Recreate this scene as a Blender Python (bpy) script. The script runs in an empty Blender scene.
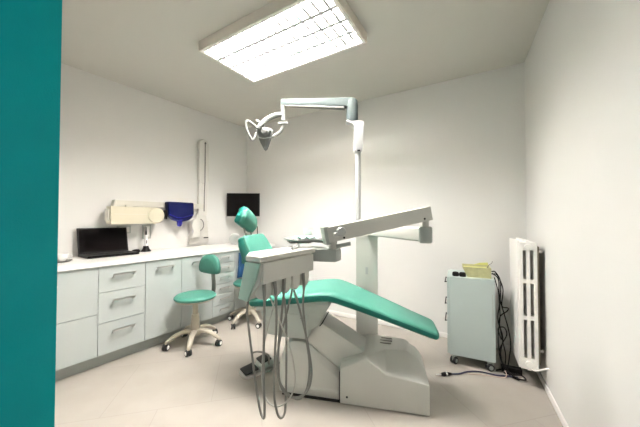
import bpy, bmesh, math, random
from mathutils import Vector, Matrix
R = math.radians
random.seed(7)
scene = bpy.context.scene
COL = scene.collection
I4 = Matrix.Identity(4)

def frame(x, y, deg, z=0.0):
    return Matrix.Translation((x, y, z)) @ Matrix.Rotation(R(deg), 4, 'Z')

# ------------------------------------------------------------------ materials
def mat(name, col, rough=.5, metal=0., noise=.0, nscale=8., bump=0., bscale=200., spec=.5, coat=0., emit=None, estr=0., trans=0.):
    m = bpy.data.materials.new(name); m.use_nodes = True
    nt = m.node_tree; b = nt.nodes['Principled BSDF']
    b.inputs['Roughness'].default_value = rough
    b.inputs['Metallic'].default_value = metal
    b.inputs['Specular IOR Level'].default_value = spec
    b.inputs['Coat Weight'].default_value = coat
    b.inputs['Transmission Weight'].default_value = trans
    c = (*col, 1)
    tc = nt.nodes.new('ShaderNodeTexCoord')
    if noise > 0:
        n = nt.nodes.new('ShaderNodeTexNoise'); n.inputs['Scale'].default_value = nscale; n.inputs['Detail'].default_value = 4
        nt.links.new(tc.outputs['Object'], n.inputs['Vector'])
        r = nt.nodes.new('ShaderNodeValToRGB')
        r.color_ramp.elements[0].position = .3; r.color_ramp.elements[1].position = .7
        r.color_ramp.elements[0].color = tuple(v * (1 - noise) for v in col) + (1,)
        r.color_ramp.elements[1].color = tuple(min(1, v * (1 + noise)) for v in col) + (1,)
        nt.links.new(n.outputs['Fac'], r.inputs['Fac']); nt.links.new(r.outputs['Color'], b.inputs['Base Color'])
    else:
        b.inputs['Base Color'].default_value = c
    if bump > 0:
        n2 = nt.nodes.new('ShaderNodeTexNoise'); n2.inputs['Scale'].default_value = bscale; n2.inputs['Detail'].default_value = 2
        nt.links.new(tc.outputs['Object'], n2.inputs['Vector'])
        bp = nt.nodes.new('ShaderNodeBump'); bp.inputs['Strength'].default_value = bump; bp.inputs['Distance'].default_value = .002
        nt.links.new(n2.outputs['Fac'], bp.inputs['Height']); nt.links.new(bp.outputs['Normal'], b.inputs['Normal'])
    if emit:
        b.inputs['Emission Color'].default_value = (*emit, 1); b.inputs['Emission Strength'].default_value = estr
    return m

def floor_mat():
    m = bpy.data.materials.new('floor_tiles'); m.use_nodes = True
    nt = m.node_tree; b = nt.nodes['Principled BSDF']
    tc = nt.nodes.new('ShaderNodeTexCoord'); mp = nt.nodes.new('ShaderNodeMapping')
    mp.inputs['Location'].default_value = (.265, -.05, 0)
    mp.inputs['Rotation'].default_value = (0, 0, R(-13.9))
    nt.links.new(tc.outputs['Object'], mp.inputs['Vector'])
    br = nt.nodes.new('ShaderNodeTexBrick')
    br.offset = .5
    br.inputs['Scale'].default_value = 1.
    br.inputs['Brick Width'].default_value = .66; br.inputs['Row Height'].default_value = .66
    br.inputs['Mortar Size'].default_value = .0022; br.inputs['Mortar Smooth'].default_value = .3
    br.inputs['Bias'].default_value = 0
    br.inputs['Color1'].default_value = (.37, .345, .305, 1); br.inputs['Color2'].default_value = (.385, .358, .318, 1)
    br.inputs['Mortar'].default_value = (.315, .292, .264, 1)
    nt.links.new(mp.outputs['Vector'], br.inputs['Vector'])
    n = nt.nodes.new('ShaderNodeTexNoise'); n.inputs['Scale'].default_value = 3.5; n.inputs['Detail'].default_value = 6
    nt.links.new(tc.outputs['Object'], n.inputs['Vector'])
    mx = nt.nodes.new('ShaderNodeMixRGB'); mx.blend_type = 'MULTIPLY'; mx.inputs['Fac'].default_value = 1
    rp = nt.nodes.new('ShaderNodeValToRGB')
    rp.color_ramp.elements[0].position = .3; rp.color_ramp.elements[0].color = (.90, .89, .87, 1)
    rp.color_ramp.elements[1].position = .7; rp.color_ramp.elements[1].color = (1, 1, 1, 1)
    nt.links.new(n.outputs['Fac'], rp.inputs['Fac'])
    nt.links.new(br.outputs['Color'], mx.inputs['Color1']); nt.links.new(rp.outputs['Color'], mx.inputs['Color2'])
    nt.links.new(mx.outputs['Color'], b.inputs['Base Color'])
    b.inputs['Roughness'].default_value = .38; b.inputs['Specular IOR Level'].default_value = .4
    return m

M = dict(
    wall=mat('wall_paint', (.70, .692, .665), .75, noise=.012, nscale=2., bump=.12, bscale=90.),
    ceil=mat('ceiling_paint', (.555, .545, .50), .85, noise=.01, nscale=2.),
    teal_wall=mat('teal_gloss_paint', (.001, .33, .345), .34, spec=.16, bump=.35, bscale=260., noise=.03, nscale=5.),
    trim=mat('white_trim', (.82, .80, .77), .45),
    floor=floor_mat(),
    cab=mat('pale_mint_laminate', (.45, .49, .475), .35, noise=.01, nscale=3.),
    plinth=mat('grey_green_plinth', (.36, .39, .36), .5),
    top=mat('white_worktop', (.86, .84, .81), .3),
    steel=mat('satin_steel', (.62, .62, .60), .3, metal=1.),
    chrome=mat('chrome', (.75, .75, .75), .15, metal=1.),
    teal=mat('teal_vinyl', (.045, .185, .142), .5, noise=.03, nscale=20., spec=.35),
    teal_shaded=mat('teal_vinyl_shaded', (.003, .13, .098), .4, spec=.35),  # teal vinyl darkened to paint in the shade on the pad sides
    unit=mat('pale_grey_enamel', (.52, .52, .475), .35, noise=.01, nscale=4.),
    unit_green=mat('grey_green_enamel', (.30, .44, .37), .32),
    unit_grey=mat('grey_enamel', (.37, .40, .365), .4),
    lamp=mat('white_enamel', (.40, .41, .40), .3, coat=.2),
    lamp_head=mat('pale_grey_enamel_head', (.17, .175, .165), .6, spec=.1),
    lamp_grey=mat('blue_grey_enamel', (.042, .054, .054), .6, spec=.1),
    beige=mat('beige_plastic', (.42, .38, .305), .45),
    cream=mat('cream_plastic', (.57, .53, .405), .42, noise=.01, nscale=6.),
    rail=mat('cream_white_rail', (.60, .58, .51), .45),
    xarm=mat('warm_white_plastic', (.62, .605, .56), .42),
    cord=mat('dark_grey_cord', (.12, .12, .11), .5),
    navy=mat('navy_vinyl', (.002, .005, .05), .4, spec=.15),
    violet=mat('violet_plastic', (.012, .01, .20), .4, spec=.2),
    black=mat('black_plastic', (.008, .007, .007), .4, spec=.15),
    screen=mat('black_glass', (.005, .004, .004), .15, spec=.06),
    black_matt=mat('black_rubber', (.015, .015, .014), .6),
    hose=mat('grey_hose', (.20, .195, .175), .5),
    hose_light=mat('pale_hose', (.45, .44, .40), .45),
    cart=mat('pale_blue_grey_steel', (.42, .49, .47), .4, noise=.008, nscale=4.),
    yellow=mat('yellow_green_card', (.47, .455, .25), .6, noise=.10, nscale=28.),
    yellow_in=mat('bright_yellow_lining', (.58, .58, .20), .6),
    rad=mat('white_radiator_enamel', (.84, .82, .78), .35),
    rad_shaded=mat('radiator_back_shade', (.20, .17, .12), .7),  # dark brown paints in the shade behind the white radiator
    blue=mat('blue_cloth', (.004, .055, .15), .8, noise=.08, nscale=30.),
    mint=mat('mint_paper', (.48, .74, .66), .7),
    white=mat('white_ceramic', (.80, .79, .77), .3),
    paper=mat('white_paper', (.84, .83, .80), .8),
    fix=mat('fixture_enamel', (.66, .62, .55), .45),
    louver=mat('louver_aluminium', (.45, .45, .45), .4, metal=0.),
    tube=mat('lit_tube', (1, 1, 1), .5, emit=(1., .962, .94), estr=118.),
    navy_cord=mat('navy_cord', (.03, .03, .07), .5),
    pink_cord=mat('pinkish_cord', (.62, .48, .42), .5),
    brown=mat('dark_steel', (.20, .19, .17), .4, metal=.6),
)

# ------------------------------------------------------------------ mesh builder
def catmull(pts, n=8):
    pts = [Vector(p) for p in pts]
    if len(pts) < 3: return pts
    ext = [pts[0] * 2 - pts[1]] + pts + [pts[-1] * 2 - pts[-2]]
    out = []
    for i in range(1, len(ext) - 2):
        p0, p1, p2, p3 = ext[i - 1:i + 3]
        for k in range(n):
            t = k / n
            out.append(.5 * ((2 * p1) + (p2 - p0) * t + (2 * p0 - 5 * p1 + 4 * p2 - p3) * t * t + (3 * p1 - p0 - 3 * p2 + p3) * t ** 3))
    out.append(pts[-1]); return out

class B:
    """collects shapes in a frame, becomes ONE mesh object"""
    def __init__(s, F=I4): s.bm = bmesh.new(); s.F = F
    def _bev(s, faces, w, seg, angle=25):
        es = set(e for f in faces for e in f.edges)
        es = [e for e in es if len(e.link_faces) == 2 and e.calc_face_angle(0) > R(angle)]
        bmesh.ops.bevel(s.bm, geom=es, offset=w, segments=seg, profile=.5, affect='EDGES', clamp_overlap=True)
    def box(s, x0, x1, y0, y1, z0, z1, bev=0., seg=2, T=None):
        vs = [s.bm.verts.new(Vector(p)) for p in ((x0,y0,z0),(x1,y0,z0),(x1,y1,z0),(x0,y1,z0),(x0,y0,z1),(x1,y0,z1),(x1,y1,z1),(x0,y1,z1))]
        if T:
            for v in vs: v.co = T @ v.co
        fs = [s.bm.faces.new([vs[i] for i in q]) for q in ((3,2,1,0),(4,5,6,7),(0,1,5,4),(1,2,6,5),(2,3,7,6),(3,0,4,7))]
        if bev > 0: s._bev(fs, bev, seg)
        return s
    def prism(s, poly, axis, a, b, bev=0., seg=2, T=None):
        """poly: 2-D points; axis 'x': (y,z), 'y': (x,z), 'z': (x,y); extruded from a to b"""
        def P(p, h):
            return Vector({'x': (h, p[0], p[1]), 'y': (p[0], h, p[1]), 'z': (p[0], p[1], h)}[axis])
        A = [s.bm.verts.new(P(p, a)) for p in poly]; C = [s.bm.verts.new(P(p, b)) for p in poly]
        if T:
            for v in A + C: v.co = T @ v.co
        n = len(poly)
        fs = [s.bm.faces.new(A), s.bm.faces.new(C[::-1])]
        for i in range(n): fs.append(s.bm.faces.new((A[i], C[i], C[(i + 1) % n], A[(i + 1) % n])))
        bmesh.ops.recalc_face_normals(s.bm, faces=fs)
        if bev > 0: s._bev(fs, bev, seg)
        return s
    def loft(s, rings, close=True):
        V = [[s.bm.verts.new(Vector(p)) for p in r] for r in rings]; n = len(rings[0]); fs = []
        for a, b in zip(V, V[1:]):
            for i in range(n): fs.append(s.bm.faces.new((a[i], a[(i + 1) % n], b[(i + 1) % n], b[i])))
        if close: fs += [s.bm.faces.new(V[0][::-1]), s.bm.faces.new(V[-1])]
        bmesh.ops.recalc_face_normals(s.bm, faces=fs)
        return s
    def tube(s, pts, r, n=8, smooth=0, flat=1.):
        """r: number or per-point list; flat squashes along the section's second axis"""
        rr = r if isinstance(r, (list, tuple)) else [r] * len(pts)
        P = [Vector(p) for p in pts]
        if smooth:
            q = catmull([(*p,) for p in P], smooth); m = len(P) - 1
            rr = [rr[min(m - 1, i // smooth)] * (1 - (i % smooth) / smooth) + rr[min(m, i // smooth + 1)] * ((i % smooth) / smooth) if i < len(q) - 1 else rr[-1] for i in range(len(q))]
            P = q
        rings = []; nrm = None
        for i, p in enumerate(P):
            t = (P[min(i + 1, len(P) - 1)] - P[max(i - 1, 0)]).normalized()
            if nrm is None:
                nrm = t.orthogonal() if abs(t.z) > .95 else Vector((0, 0, 1)).cross(t)
            nrm = (nrm - t * nrm.dot(t)).normalized(); bn = t.cross(nrm)
            rings.append([p + nrm * math.cos(2 * math.pi * k / n) * rr[i] + bn * math.sin(2 * math.pi * k / n) * rr[i] * flat for k in range(n)])
        return s.loft(rings)
    def lathe(s, prof, n=24, T=None):
        """prof: (radius, height) about local z"""
        rings = [[Vector((max(r, 1e-4) * math.cos(2 * math.pi * k / n), max(r, 1e-4) * math.sin(2 * math.pi * k / n), z)) for k in range(n)] for r, z in prof]
        if T: rings = [[T @ p for p in r] for r in rings]
        return s.loft(rings)
    def pad(s, path, hw, th, n=28, e=3.2, rnd=.03, T=None, sm=6, part=None):
        """upholstered pad: path of (x,z) centre points, half widths (y) and half thicknesses along it"""
        P = catmull([(x, 0, z) for x, z in path], sm); m = len(path) - 1
        def itp(a, i):
            u = i / sm; k = min(int(u), m - 1); f = u - k
            return a[k] * (1 - f) + a[k + 1] * f
        st = []
        for i, p in enumerate(P):
            t = (P[min(i + 1, len(P) - 1)] - P[max(i - 1, 0)]).normalized()
            st.append((p, t, itp(hw, i), itp(th, i)))
        L0, L1 = st[0], st[-1]; seq = []
        for a in (0, 30, 60, 80):
            c = math.sin(R(a)) ; o = math.cos(R(a)) * rnd
            k = .55 + .45 * c
            seq.append((L0[0] - L0[1] * o, L0[1], L0[2] - rnd * (1 - c), L0[3] * k))
        seq += st
        for a in (80, 60, 30, 0):
            c = math.sin(R(a)); o = math.cos(R(a)) * rnd; k = .55 + .45 * c
            seq.append((L1[0] + L1[1] * o, L1[1], L1[2] - rnd * (1 - c), L1[3] * k))
        rings = []
        for p, t, w, h in seq:
            nv = Vector((-t.z, 0, t.x)); ring = []
            for q in range(n):
                A = 2 * math.pi * q / n; c, d = math.cos(A), math.sin(A)
                yy = w * math.copysign(abs(c) ** (2 / (e + 2)), c); hh = h * math.copysign(abs(d) ** (2 / e), d)
                if part == 'top': hh = max(hh, -h * .15)
                if part == 'side': hh = min(hh, h * .45); yy *= 1.012
                ring.append(p + Vector((0, yy, 0)) + nv * hh)
            rings.append([T @ v for v in ring] if T else ring)
        return s.loft(rings)

def obj(name, b, m, parent=None, sharp=38, kind=None, label=None):
    me = bpy.data.meshes.new(name); bm = b.bm
    bmesh.ops.remove_doubles(bm, verts=bm.verts, dist=1e-6)
    bm.transform(b.F)
    if parent is not None: bm.transform(ROOTW[parent.name].inverted())
    bm.to_mesh(me); bm.free()
    me.shade_smooth(); me.set_sharp_from_angle(angle=R(sharp))
    me.materials.append(m if not isinstance(m, str) else M[m])
    o = bpy.data.objects.new(name, me); COL.objects.link(o)
    if parent is not None: o.parent = parent; ROOTW[o.name] = ROOTW[parent.name]
    if kind: o['kind'] = kind
    if label: o['label'] = label
    return o

ROOTW = {}
def thing(name, label, cat, F, group=None):
    o = bpy.data.objects.new(name, None); COL.objects.link(o)
    o.empty_display_size = .1
    o.matrix_world = F; ROOTW[o.name] = F.copy()
    o['label'] = label; o['category'] = cat
    if group: o['group'] = group
    return o
def tag(o, label, cat, group=None):
    o['label'] = label; o['category'] = cat
    if group: o['group'] = group
    return o
def copy_tree(o, parent=None):
    c = o.copy(); COL.objects.link(c)
    if parent is not None: c.parent = parent
    for ch in list(o.children): copy_tree(ch, c)
    return c
def single(name, b, m, label, cat, base, group=None, sharp=38):
    """a thing that is one mesh; its origin is put at its base"""
    o = obj(name, b, m, None, sharp)
    v = Vector(base); o.data.transform(Matrix.Translation(-v)); o.location = v
    return tag(o, label, cat, group)

# ------------------------------------------------------------------ the place
H = 2.72
LA = 56.1                                  # direction of the left wall
FL = frame(-1.64, 2.595, LA)               # x along the cabinet fronts, y into the left wall
WY = .65                                   # the wall behind the worktop
CL = FL @ Vector((1.86, WY, 0))            # left rear corner
def rot2(deg): return Vector((math.cos(R(deg)), math.sin(R(deg)), 0))
CR = Vector((1.922, 2.56, 0))              # right rear corner
cornerL = Vector((-1.185, 4.44, 0))
def wall(name, p, q, th, z0, z1, m, side=1):
    """vertical slab from p to q, thickness to the left (side=1) or right of p->q"""
    d = (Vector(q) - Vector(p)); a = math.degrees(math.atan2(d.y, d.x)); F = frame(p[0], p[1], a)
    b = B(F); y0, y1 = (0, th) if side > 0 else (-th, 0)
    b.box(0, d.length, y0, y1, z0, z1)
    return obj(name, b, m, None, kind='structure')
obj('floor', B().box(-3.6, 2.9, -1.4, 5.2, -.1, 0), 'floor', kind='structure')
obj('ceiling', B().box(-3.6, 2.9, -1.4, 5.2, H, H + .1), 'ceil', kind='structure')
wl0 = FL @ Vector((-1.45, WY, 0))
wall('wall_left', wl0, cornerL + (cornerL - wl0).normalized() * .05, .12, 0, H, 'wall', 1)
dB = (CR - cornerL).normalized()
wall('wall_back', cornerL - dB * .05, CR + dB * .05, .12, 0, H, 'wall', 1)
dR = Vector((.454, .891, 0)).normalized()
wr0 = CR - dR * 2.75
wall('wall_right', wr0, CR, .12, 0, H, 'wall', -1)
# teal partition beside the entrance, and the room's front wall behind it
e = Vector((-.761, .80, 0)); dT = Vector((math.cos(R(LA)), math.sin(R(LA)), 0))
wall('wall_entry', e - dT * 1.6, e, .10, 0, H, 'teal_wall', 1)
f0 = e + Vector((-.083, .056, 0)) - dT * .02
dF = Vector((-.86, .51, 0)).normalized()
wall('wall_front', f0, f0 + dF * 2.45, .10, 0, H, 'wall', 1)
def strip(name, p, q, h, t, side):
    d = (q - p); a = math.degrees(math.atan2(d.y, d.x)); b = B(frame(p.x, p.y, a))
    y0, y1 = (0, t) if side > 0 else (-t, 0)
    b.prism([(y0, 0), (y1, 0), (y1, h), (y0, h)], 'x', 0, d.length, bev=.003)
    return obj(name, b, 'trim', None, kind='structure')
strip('baseboard_right', wr0, CR, .05, .010, 1)
bb0 = cornerL + dB * .72
strip('baseboard_back', bb0, CR, .05, .010, -1)

# ------------------------------------------------------------------ ceiling light
FX = frame(-.317, 2.20, -31.4)
t = thing('ceiling_light', 'large rectangular louvred fluorescent light fixed to the ceiling', 'ceiling light', FX @ Matrix.Translation((0, 0, H)))
HL, HS, ZB = .605, .305, 2.637
b = B(FX)
for sx in (-1, 1):
    b.box(sx * HL - .010, sx * HL + .010, -HS - .01, HS + .01, ZB + .002, H, bev=.003)
for sy in (-1, 1):
    b.box(-HL, HL, sy * HS - .010, sy * HS + .010, ZB + .002, H, bev=.003)
b.box(-HL, HL, -HS, HS, H - .006, H)
obj('housing', b, 'fix', t)
b = B(FX)
for sx in (-1, 1): b.box(sx * (HL - .009) - .011, sx * (HL - .009) + .011, -HS + .002, HS - .002, ZB, ZB + .006)
for sy in (-1, 1): b.box(-HL + .022, HL - .022, sy * (HS - .011) - .011, sy * (HS - .011) + .011, ZB, ZB + .006)
obj('rim', b, 'rad', t)
lane = (2 * HS - .05) / 4
b = B(FX)
for k in range(1, 4):
    y = -HS + .025 + k * lane
    b.prism([(y - .015, ZB + .004), (y + .015, ZB + .004), (y + .002, ZB + .042), (y - .002, ZB + .042)], 'x', -HL + .02, HL - .02)
for k in range(4):
    y = -HS + .025 + (k + .5) * lane
    for j in range(15):
        x = -HL + .03 + (j + .5) * (2 * HL - .06) / 15
        b.prism([(x - .010, ZB + .006), (x + .010, ZB + .006), (x + .002, ZB + .031), (x - .002, ZB + .031)], 'y', y - lane / 2 + .014, y + lane / 2 - .014)
obj('louver', b, 'louver', t)
for k in range(4):
    y = -HS + .025 + (k + .5) * lane
    b = B(FX); b.tube([(-.585, y, ZB + .058), (.585, y, ZB + .058)], .013, n=8)
    obj('fluorescent_tube', b, 'tube', t)

# ------------------------------------------------------------------ base cabinets along the left wall
ZT, ZU, ZC = .885, .852, .108
def handle(F, x, z, L, parent):
    b = B(F)
    b.tube([(x - L / 2, -.002, z - .026), (x - L / 2, -.026, z), (x - L / 2, -.030, z)], .007, n=8)
    b.tube([(x + L / 2, -.002, z - .026), (x + L / 2, -.026, z), (x + L / 2, -.030, z)], .007, n=8)
    b.box(x - L / 2 - .008, x + L / 2 + .008, -.038, -.026, z - .008, z + .008, bev=.002)
    obj('handle', b, 'steel', parent)
def cabinet(x0, x1, label, fronts):
    F = FL
    t = thing('base_cabinet', label, 'cabinet', FL @ Matrix.Translation(((x0 + x1) / 2, .3, 0)), 'base cabinets along the left wall')
    b = B(F); b.box(x0 + .001, x1 - .001, .019, WY - .02, ZC, ZU - .002); obj('body', b, 'plinth', t)
    for kind, z0, z1, hz, L in fronts:
        b = B(F); b.box(x0 + .0022, x1 - .0022, 0, .0185, z0 + .0022, z1 - .0022, bev=.0015)
        d = obj(kind, b, 'cab', t)
        if L: handle(F, (x0 + x1) / 2, hz, L, d)
zd = [ZC, .372, .628, ZU - .006]
cabinet(-1.05, -.36, 'wide pale mint cabinet with two plain stacked fronts, nearest the teal wall', [('drawer', ZC, .455, .33, .155), ('drawer', .455, ZU - .006, .74, .155)])
cabinet(-.36, 0, 'pale mint cabinet with three drawers under the laptop', [('drawer', zd[i], zd[i + 1], zd[i + 1] - .075, .155) for i in range(3)])
cabinet(0, .35, 'pale mint cabinet with one tall door left of the teal stool', [('door', ZC, ZU - .006, .78, .155)])
cabinet(.35, .72, 'pale mint cabinet with one tall door behind the teal stool', [('door', ZC, ZU - .006, .78, .14)])
n6 = (ZU - .006 - ZC) / 6
cabinet(.72, 1.03, 'narrow pale mint cabinet with a stack of six shallow drawers', [('drawer', ZC + i * n6, ZC + (i + 1) * n6, ZC + (i + .62) * n6, .12) for i in range(6)])
cabinet(1.03, 1.36, 'pale mint cabinet with the blue cloth hanging on its handle', [('door', ZC, ZU - .006, .805, .155)])
cabinet(1.36, 1.70, 'pale mint cabinet in the far corner behind the dental chair', [('door', ZC, ZU - .006, .805, .155)])
single('worktop', B(FL).box(-1.05, 1.74, -.018, WY - .002, ZU, ZT, bev=.004), 'top', 'long white worktop running over the mint cabinets', 'worktop', FL @ Vector((.35, .3, ZU)))
single('plinth', B(FL).box(-1.05, 1.70, .075, .095, 0, ZC - .001), 'plinth', 'grey green recessed kick board under the mint cabinets', 'kick board', FL @ Vector((.35, .085, 0)))

# ---- things on the worktop
t = thing('laptop', 'open black laptop with a dark screen on the white worktop', 'laptop', FL @ Matrix.Translation((-.13, .43, ZT)))
b = B(FL); b.box(-.345, .075, .31, .575, ZT + .004, ZT + .024, bev=.004); base = obj('keyboard_base', b, 'black', t)
b = B(FL)
for r_ in range(5):
    for c_ in range(14):
        x = -.318 + c_ * .0265; y = .415 + r_ * .026
        b.box(x, x + .022, y, y + .021, ZT + .0235, ZT + .0262)
obj('keys', b, 'black_matt', base)
b = B(FL); b.box(-.19, -.08, .325, .395, ZT + .0235, ZT + .0246); obj('touchpad', b, 'black_matt', base)
T = Matrix.Translation((0, .56, ZT + .024)) @ Matrix.Rotation(R(-13), 4, 'X')
b = B(FL); b.box(-.345, .075, 0, .010, .0, .255, bev=.004, T=T); lid = obj('screen_lid', b, 'black', t)
b = B(FL); b.box(-.332, .062, -.0012, .001, .018, .243, T=T); obj('display', b, 'screen', lid)
t = thing('computer_mouse', 'black computer mouse right of the laptop', 'mouse', FL @ Matrix.Translation((.13, .52, ZT)))
Tm = Matrix.Translation((.13, .52, ZT)) @ Matrix.Rotation(R(20), 4, 'Z')
b = B(FL); b.loft([[Tm @ Vector((.050 * k * math.cos(a), .029 * k * math.sin(a), z)) for a in [2 * math.pi * i / 16 for i in range(16)]] for k, z in ((.92, .001), (1, .008), (.95, .019), (.75, .029), (.4, .034), (.05, .0355))]); obj('body', b, 'black', t)
b = B(FL); b.lathe([(.006, -.003), (.006, .003)], 12, T=Tm @ Matrix.Translation((.028, 0, .030)) @ Matrix.Rotation(R(90), 4, 'X')); obj('wheel', b, 'black_matt', t)
# curing handpiece in its stand
hx, hy = .235, .53
t = thing('handpiece', 'slim white and black handpiece upright in a black stand beside the mouse', 'handpiece', FL @ Matrix.Translation((hx, hy, ZT)))
b = B(FL); b.lathe([(.001, ZT), (.050, ZT), (.052, ZT + .006), (.034, ZT + .03), (.024, ZT + .062), (.001, ZT + .062)], 20, T=Matrix.Translation((hx, hy, 0))); obj('stand', b, 'black', t)
b = B(FL); b.lathe([(.001, ZT + .03), (.012, ZT + .04), (.015, ZT + .07), (.017, ZT + .12), (.014, ZT + .175), (.009, ZT + .185)], 16, T=Matrix.Translation((hx, hy, 0))); obj('handle', b, 'white', t)
b = B(FL); b.lathe([(.009, ZT + .183), (.008, ZT + .22), (.005, ZT + .245), (.004, ZT + .275), (.001, ZT + .276)], 12, T=Matrix.Translation((hx, hy, 0))); obj('tip', b, 'black', t)
b = B(FL); b.box(hx - .004, hx + .004, hy - .019, hy - .012, ZT + .09, ZT + .125, bev=.001); obj('button', b, 'black', t)
# cup on a dark saucer, half behind the teal wall
cx, cy = -.53, .31
t = thing('saucer', 'dark saucer under the white cup beside the teal wall', 'saucer', FL @ Matrix.Translation((cx, cy, ZT)))
b = B(FL); b.lathe([(.001, ZT), (.045, ZT), (.078, ZT + .010), (.078, ZT + .013), (.044, ZT + .005), (.001, ZT + .004)], 28, T=Matrix.Translation((cx, cy, 0))); obj('dish', b, 'brown', t)
t = thing('cup', 'small white cup on the dark saucer beside the teal wall', 'cup', FL @ Matrix.Translation((cx, cy, ZT + .005)))
zc = ZT + .0055
b = B(FL); b.lathe([(.001, zc), (.030, zc), (.036, zc + .006), (.046, zc + .03), (.052, zc + .062), (.049, zc + .062), (.043, zc + .03), (.028, zc + .008), (.001, zc + .006)], 28, T=Matrix.Translation((cx, cy, 0))); obj('bowl', b, 'white', t)
b = B(FL); b.tube([(cx + .047, cy - .012, zc + .052), (cx + .067, cy - .022, zc + .05), (cx + .070, cy - .024, zc + .032), (cx + .055, cy - .016, zc + .018), (cx + .041, cy - .012, zc + .018)], .0045, n=8, smooth=4); obj('handle', b, 'white', t)
# thin black pen-like rod and little pot near the corner
t = thing('rod_holder', 'small pale pot holding a thin dark rod on the worktop by the corner', 'pot', FL @ Matrix.Translation((1.62, .22, ZT)))
Tr = Matrix.Translation((1.62, .22, ZT))
b = B(FL); b.lathe([(.001, 0), (.026, 0), (.028, .05), (.024, .05), (.022, .006), (.001, .005)], 20, T=Tr); obj('pot', b, 'unit_grey', t)
b = B(FL); b.tube([(1.62, .22, ZT + .008), (1.617, .225, ZT + .255)], .006, n=8); obj('rod', b, 'black', t)
# round grey drum lying at the worktop end, seen beside the backrest
t = thing('round_canister', 'round grey canister on the worktop left of the chair backrest', 'canister', FL @ Matrix.Translation((1.30, .33, ZT)))
Tc = Matrix.Translation((1.32, .36, ZT + .081)) @ Matrix.Rotation(R(-128), 4, 'Z') @ Matrix.Rotation(R(90), 4, 'Y')
b = B(FL); b.lathe([(.001, -.05), (.072, -.05), (.080, -.042), (.080, .04)], 28, T=Tc); obj('drum', b, 'unit_grey', t)
b = B(FL); b.lathe([(.001, .058), (.06, .058), (.0785, .052), (.0805, .038), (.0805, .032), (.001, .032)], 28, T=Tc); obj('lid', b, 'steel', t)
# blue cloth over the handle
b = B(FL)
rings = []
for i in range(13):
    z = .805 + .012 * math.sin(0) - i * .024
    w = .07 + .0035 * i
    ring = []
    for k in range(15):
        u = k / 14 * 2 - 1
        ring.append(Vector((1.135 + u * w, -.045 - .006 * math.sin(u * 7 + i * .25) - .0008 * i, z)))
    for k in range(14, -1, -1):
        u = k / 14 * 2 - 1
        ring.append(Vector((1.135 + u * w, -.038 - .006 * math.sin(u * 7 + i * .25) - .0008 * i + .001, z)))
    rings.append(ring)
top = [Vector((p.x, p.y * .9 + .002, .822)) for p in rings[0]]
b.loft([top] + rings)
single('hanging_cloth', b, 'blue', 'dark blue cloth hanging on the cabinet handle behind the chair backrest', 'cloth', FL @ Vector((1.155, -.042, .52)))

# ---- x-ray unit on the left wall
t = thing('xray_unit', 'cream wall-mounted x-ray unit with folded arm above the worktop', 'x-ray unit', FL @ Matrix.Translation((.4, WY, 1.38)))
b = B(FL); b.box(-.04, .99, .585, WY, 1.386, 1.447, bev=.006); b.prism([(-.07, 1.36), (-.035, 1.36), (-.035, 1.452), (-.05, 1.452)], 'y', .575, WY, bev=.003); obj('wall_rail', b, 'rail', t)
b = B(FL); b.box(-.125, .305, .455, .57, 1.196, 1.377, bev=.014, seg=3); bx = obj('arm_housing', b, 'cream', t)
b = B(FL); b.box(-.10, .24, .4535, .457, 1.296, 1.300); obj('seam', b, 'rail', bx)
b = B(FL); b.box(-.142, -.124, .48, .56, 1.225, 1.35, bev=.004); b.box(-.147, -.14, .51, .53, 1.27, 1.30); obj('end_cap', b, 'rail', bx)
b = B(FL); b.lathe([(.001, 0), (.078, 0), (.089, .010), (.090, .105), (.001, .105)], 36, T=Matrix.Translation((.305, .441, 1.287)) @ Matrix.Rotation(R(-90), 4, 'X')); obj('pivot_disc', b, 'cream', t)
b = B(FL); b.box(.05, .12, .57, .60, 1.26, 1.40); obj('rail_bracket', b, 'rail', t)
# the folded vertical arm
def capsule(x0, x1, z0, z1, n=10):
    r = (x1 - x0) / 2; c = (x0 + x1) / 2
    return [(c + r * math.cos(a), z1 - r + r * math.sin(a)) for a in [math.pi * k / n for k in range(n + 1)]] + [(c - r * math.cos(a), z0 + r - r * math.sin(a)) for a in [math.pi * k / n for k in range(n + 1)]]
b = B(FL); b.prism(capsule(.905, 1.055, 1.72, 2.33), 'y', .575, .635, bev=.012, seg=3); obj('upper_arm', b, 'xarm', t)
b = B(FL); b.prism([(.905, 1.30), (1.03, 1.30), (1.04, 1.75), (.915, 1.75)], 'y', .585, .63, bev=.008); obj('lower_arm', b, 'xarm', t)
b = B(FL); b.tube([(.985, .571, 2.28), (.985, .571, 1.75), (.982, .578, 1.60), (.980, .578, 1.35)], .006, n=8); b.lathe([(.001, 0), (.012, 0), (.012, .01)], 12, T=Matrix.Translation((.985, .572, 2.28)) @ Matrix.Rotation(R(90), 4, 'X')); obj('arm_cord', b, 'cord', t)
b = B(FL); b.prism([(.79, .925), (1.07, .925), (1.05, 1.20), (1.02, 1.33), (.90, 1.33), (.88, 1.22), (.80, 1.02)], 'y', .60, WY, bev=.008); plate = obj('control_plate', b, 'xarm', t)
b = B(FL); b.box(.99, 1.06, .596, .601, .985, .998); obj('button_strip', b, 'black', plate)
b = B(FL); b.prism([(.775, 1.0), (.90, 1.0), (.885, 1.10), (.90, 1.18), (.88, 1.235), (.83, 1.25), (.79, 1.22), (.775, 1.16), (.80, 1.09)], 'y', .525, .60, bev=.012, seg=3); hd = obj('tube_head', b, 'xarm', t)
b = B(FL); b.tube([(.905 + .055 * math.cos(a), .555, 1.17 + .075 * math.sin(a)) for a in [R(-80 + 20 * k) for k in range(9)]], .006, n=8); obj('handle_ring', b, 'cord', hd)
for z in (1.07, 1.12, 1.21):
    b = B(FL); b.box(1.0, 1.06, .594, .600, z, z + .006); obj('bracket_line', b, 'rail', plate)
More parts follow.
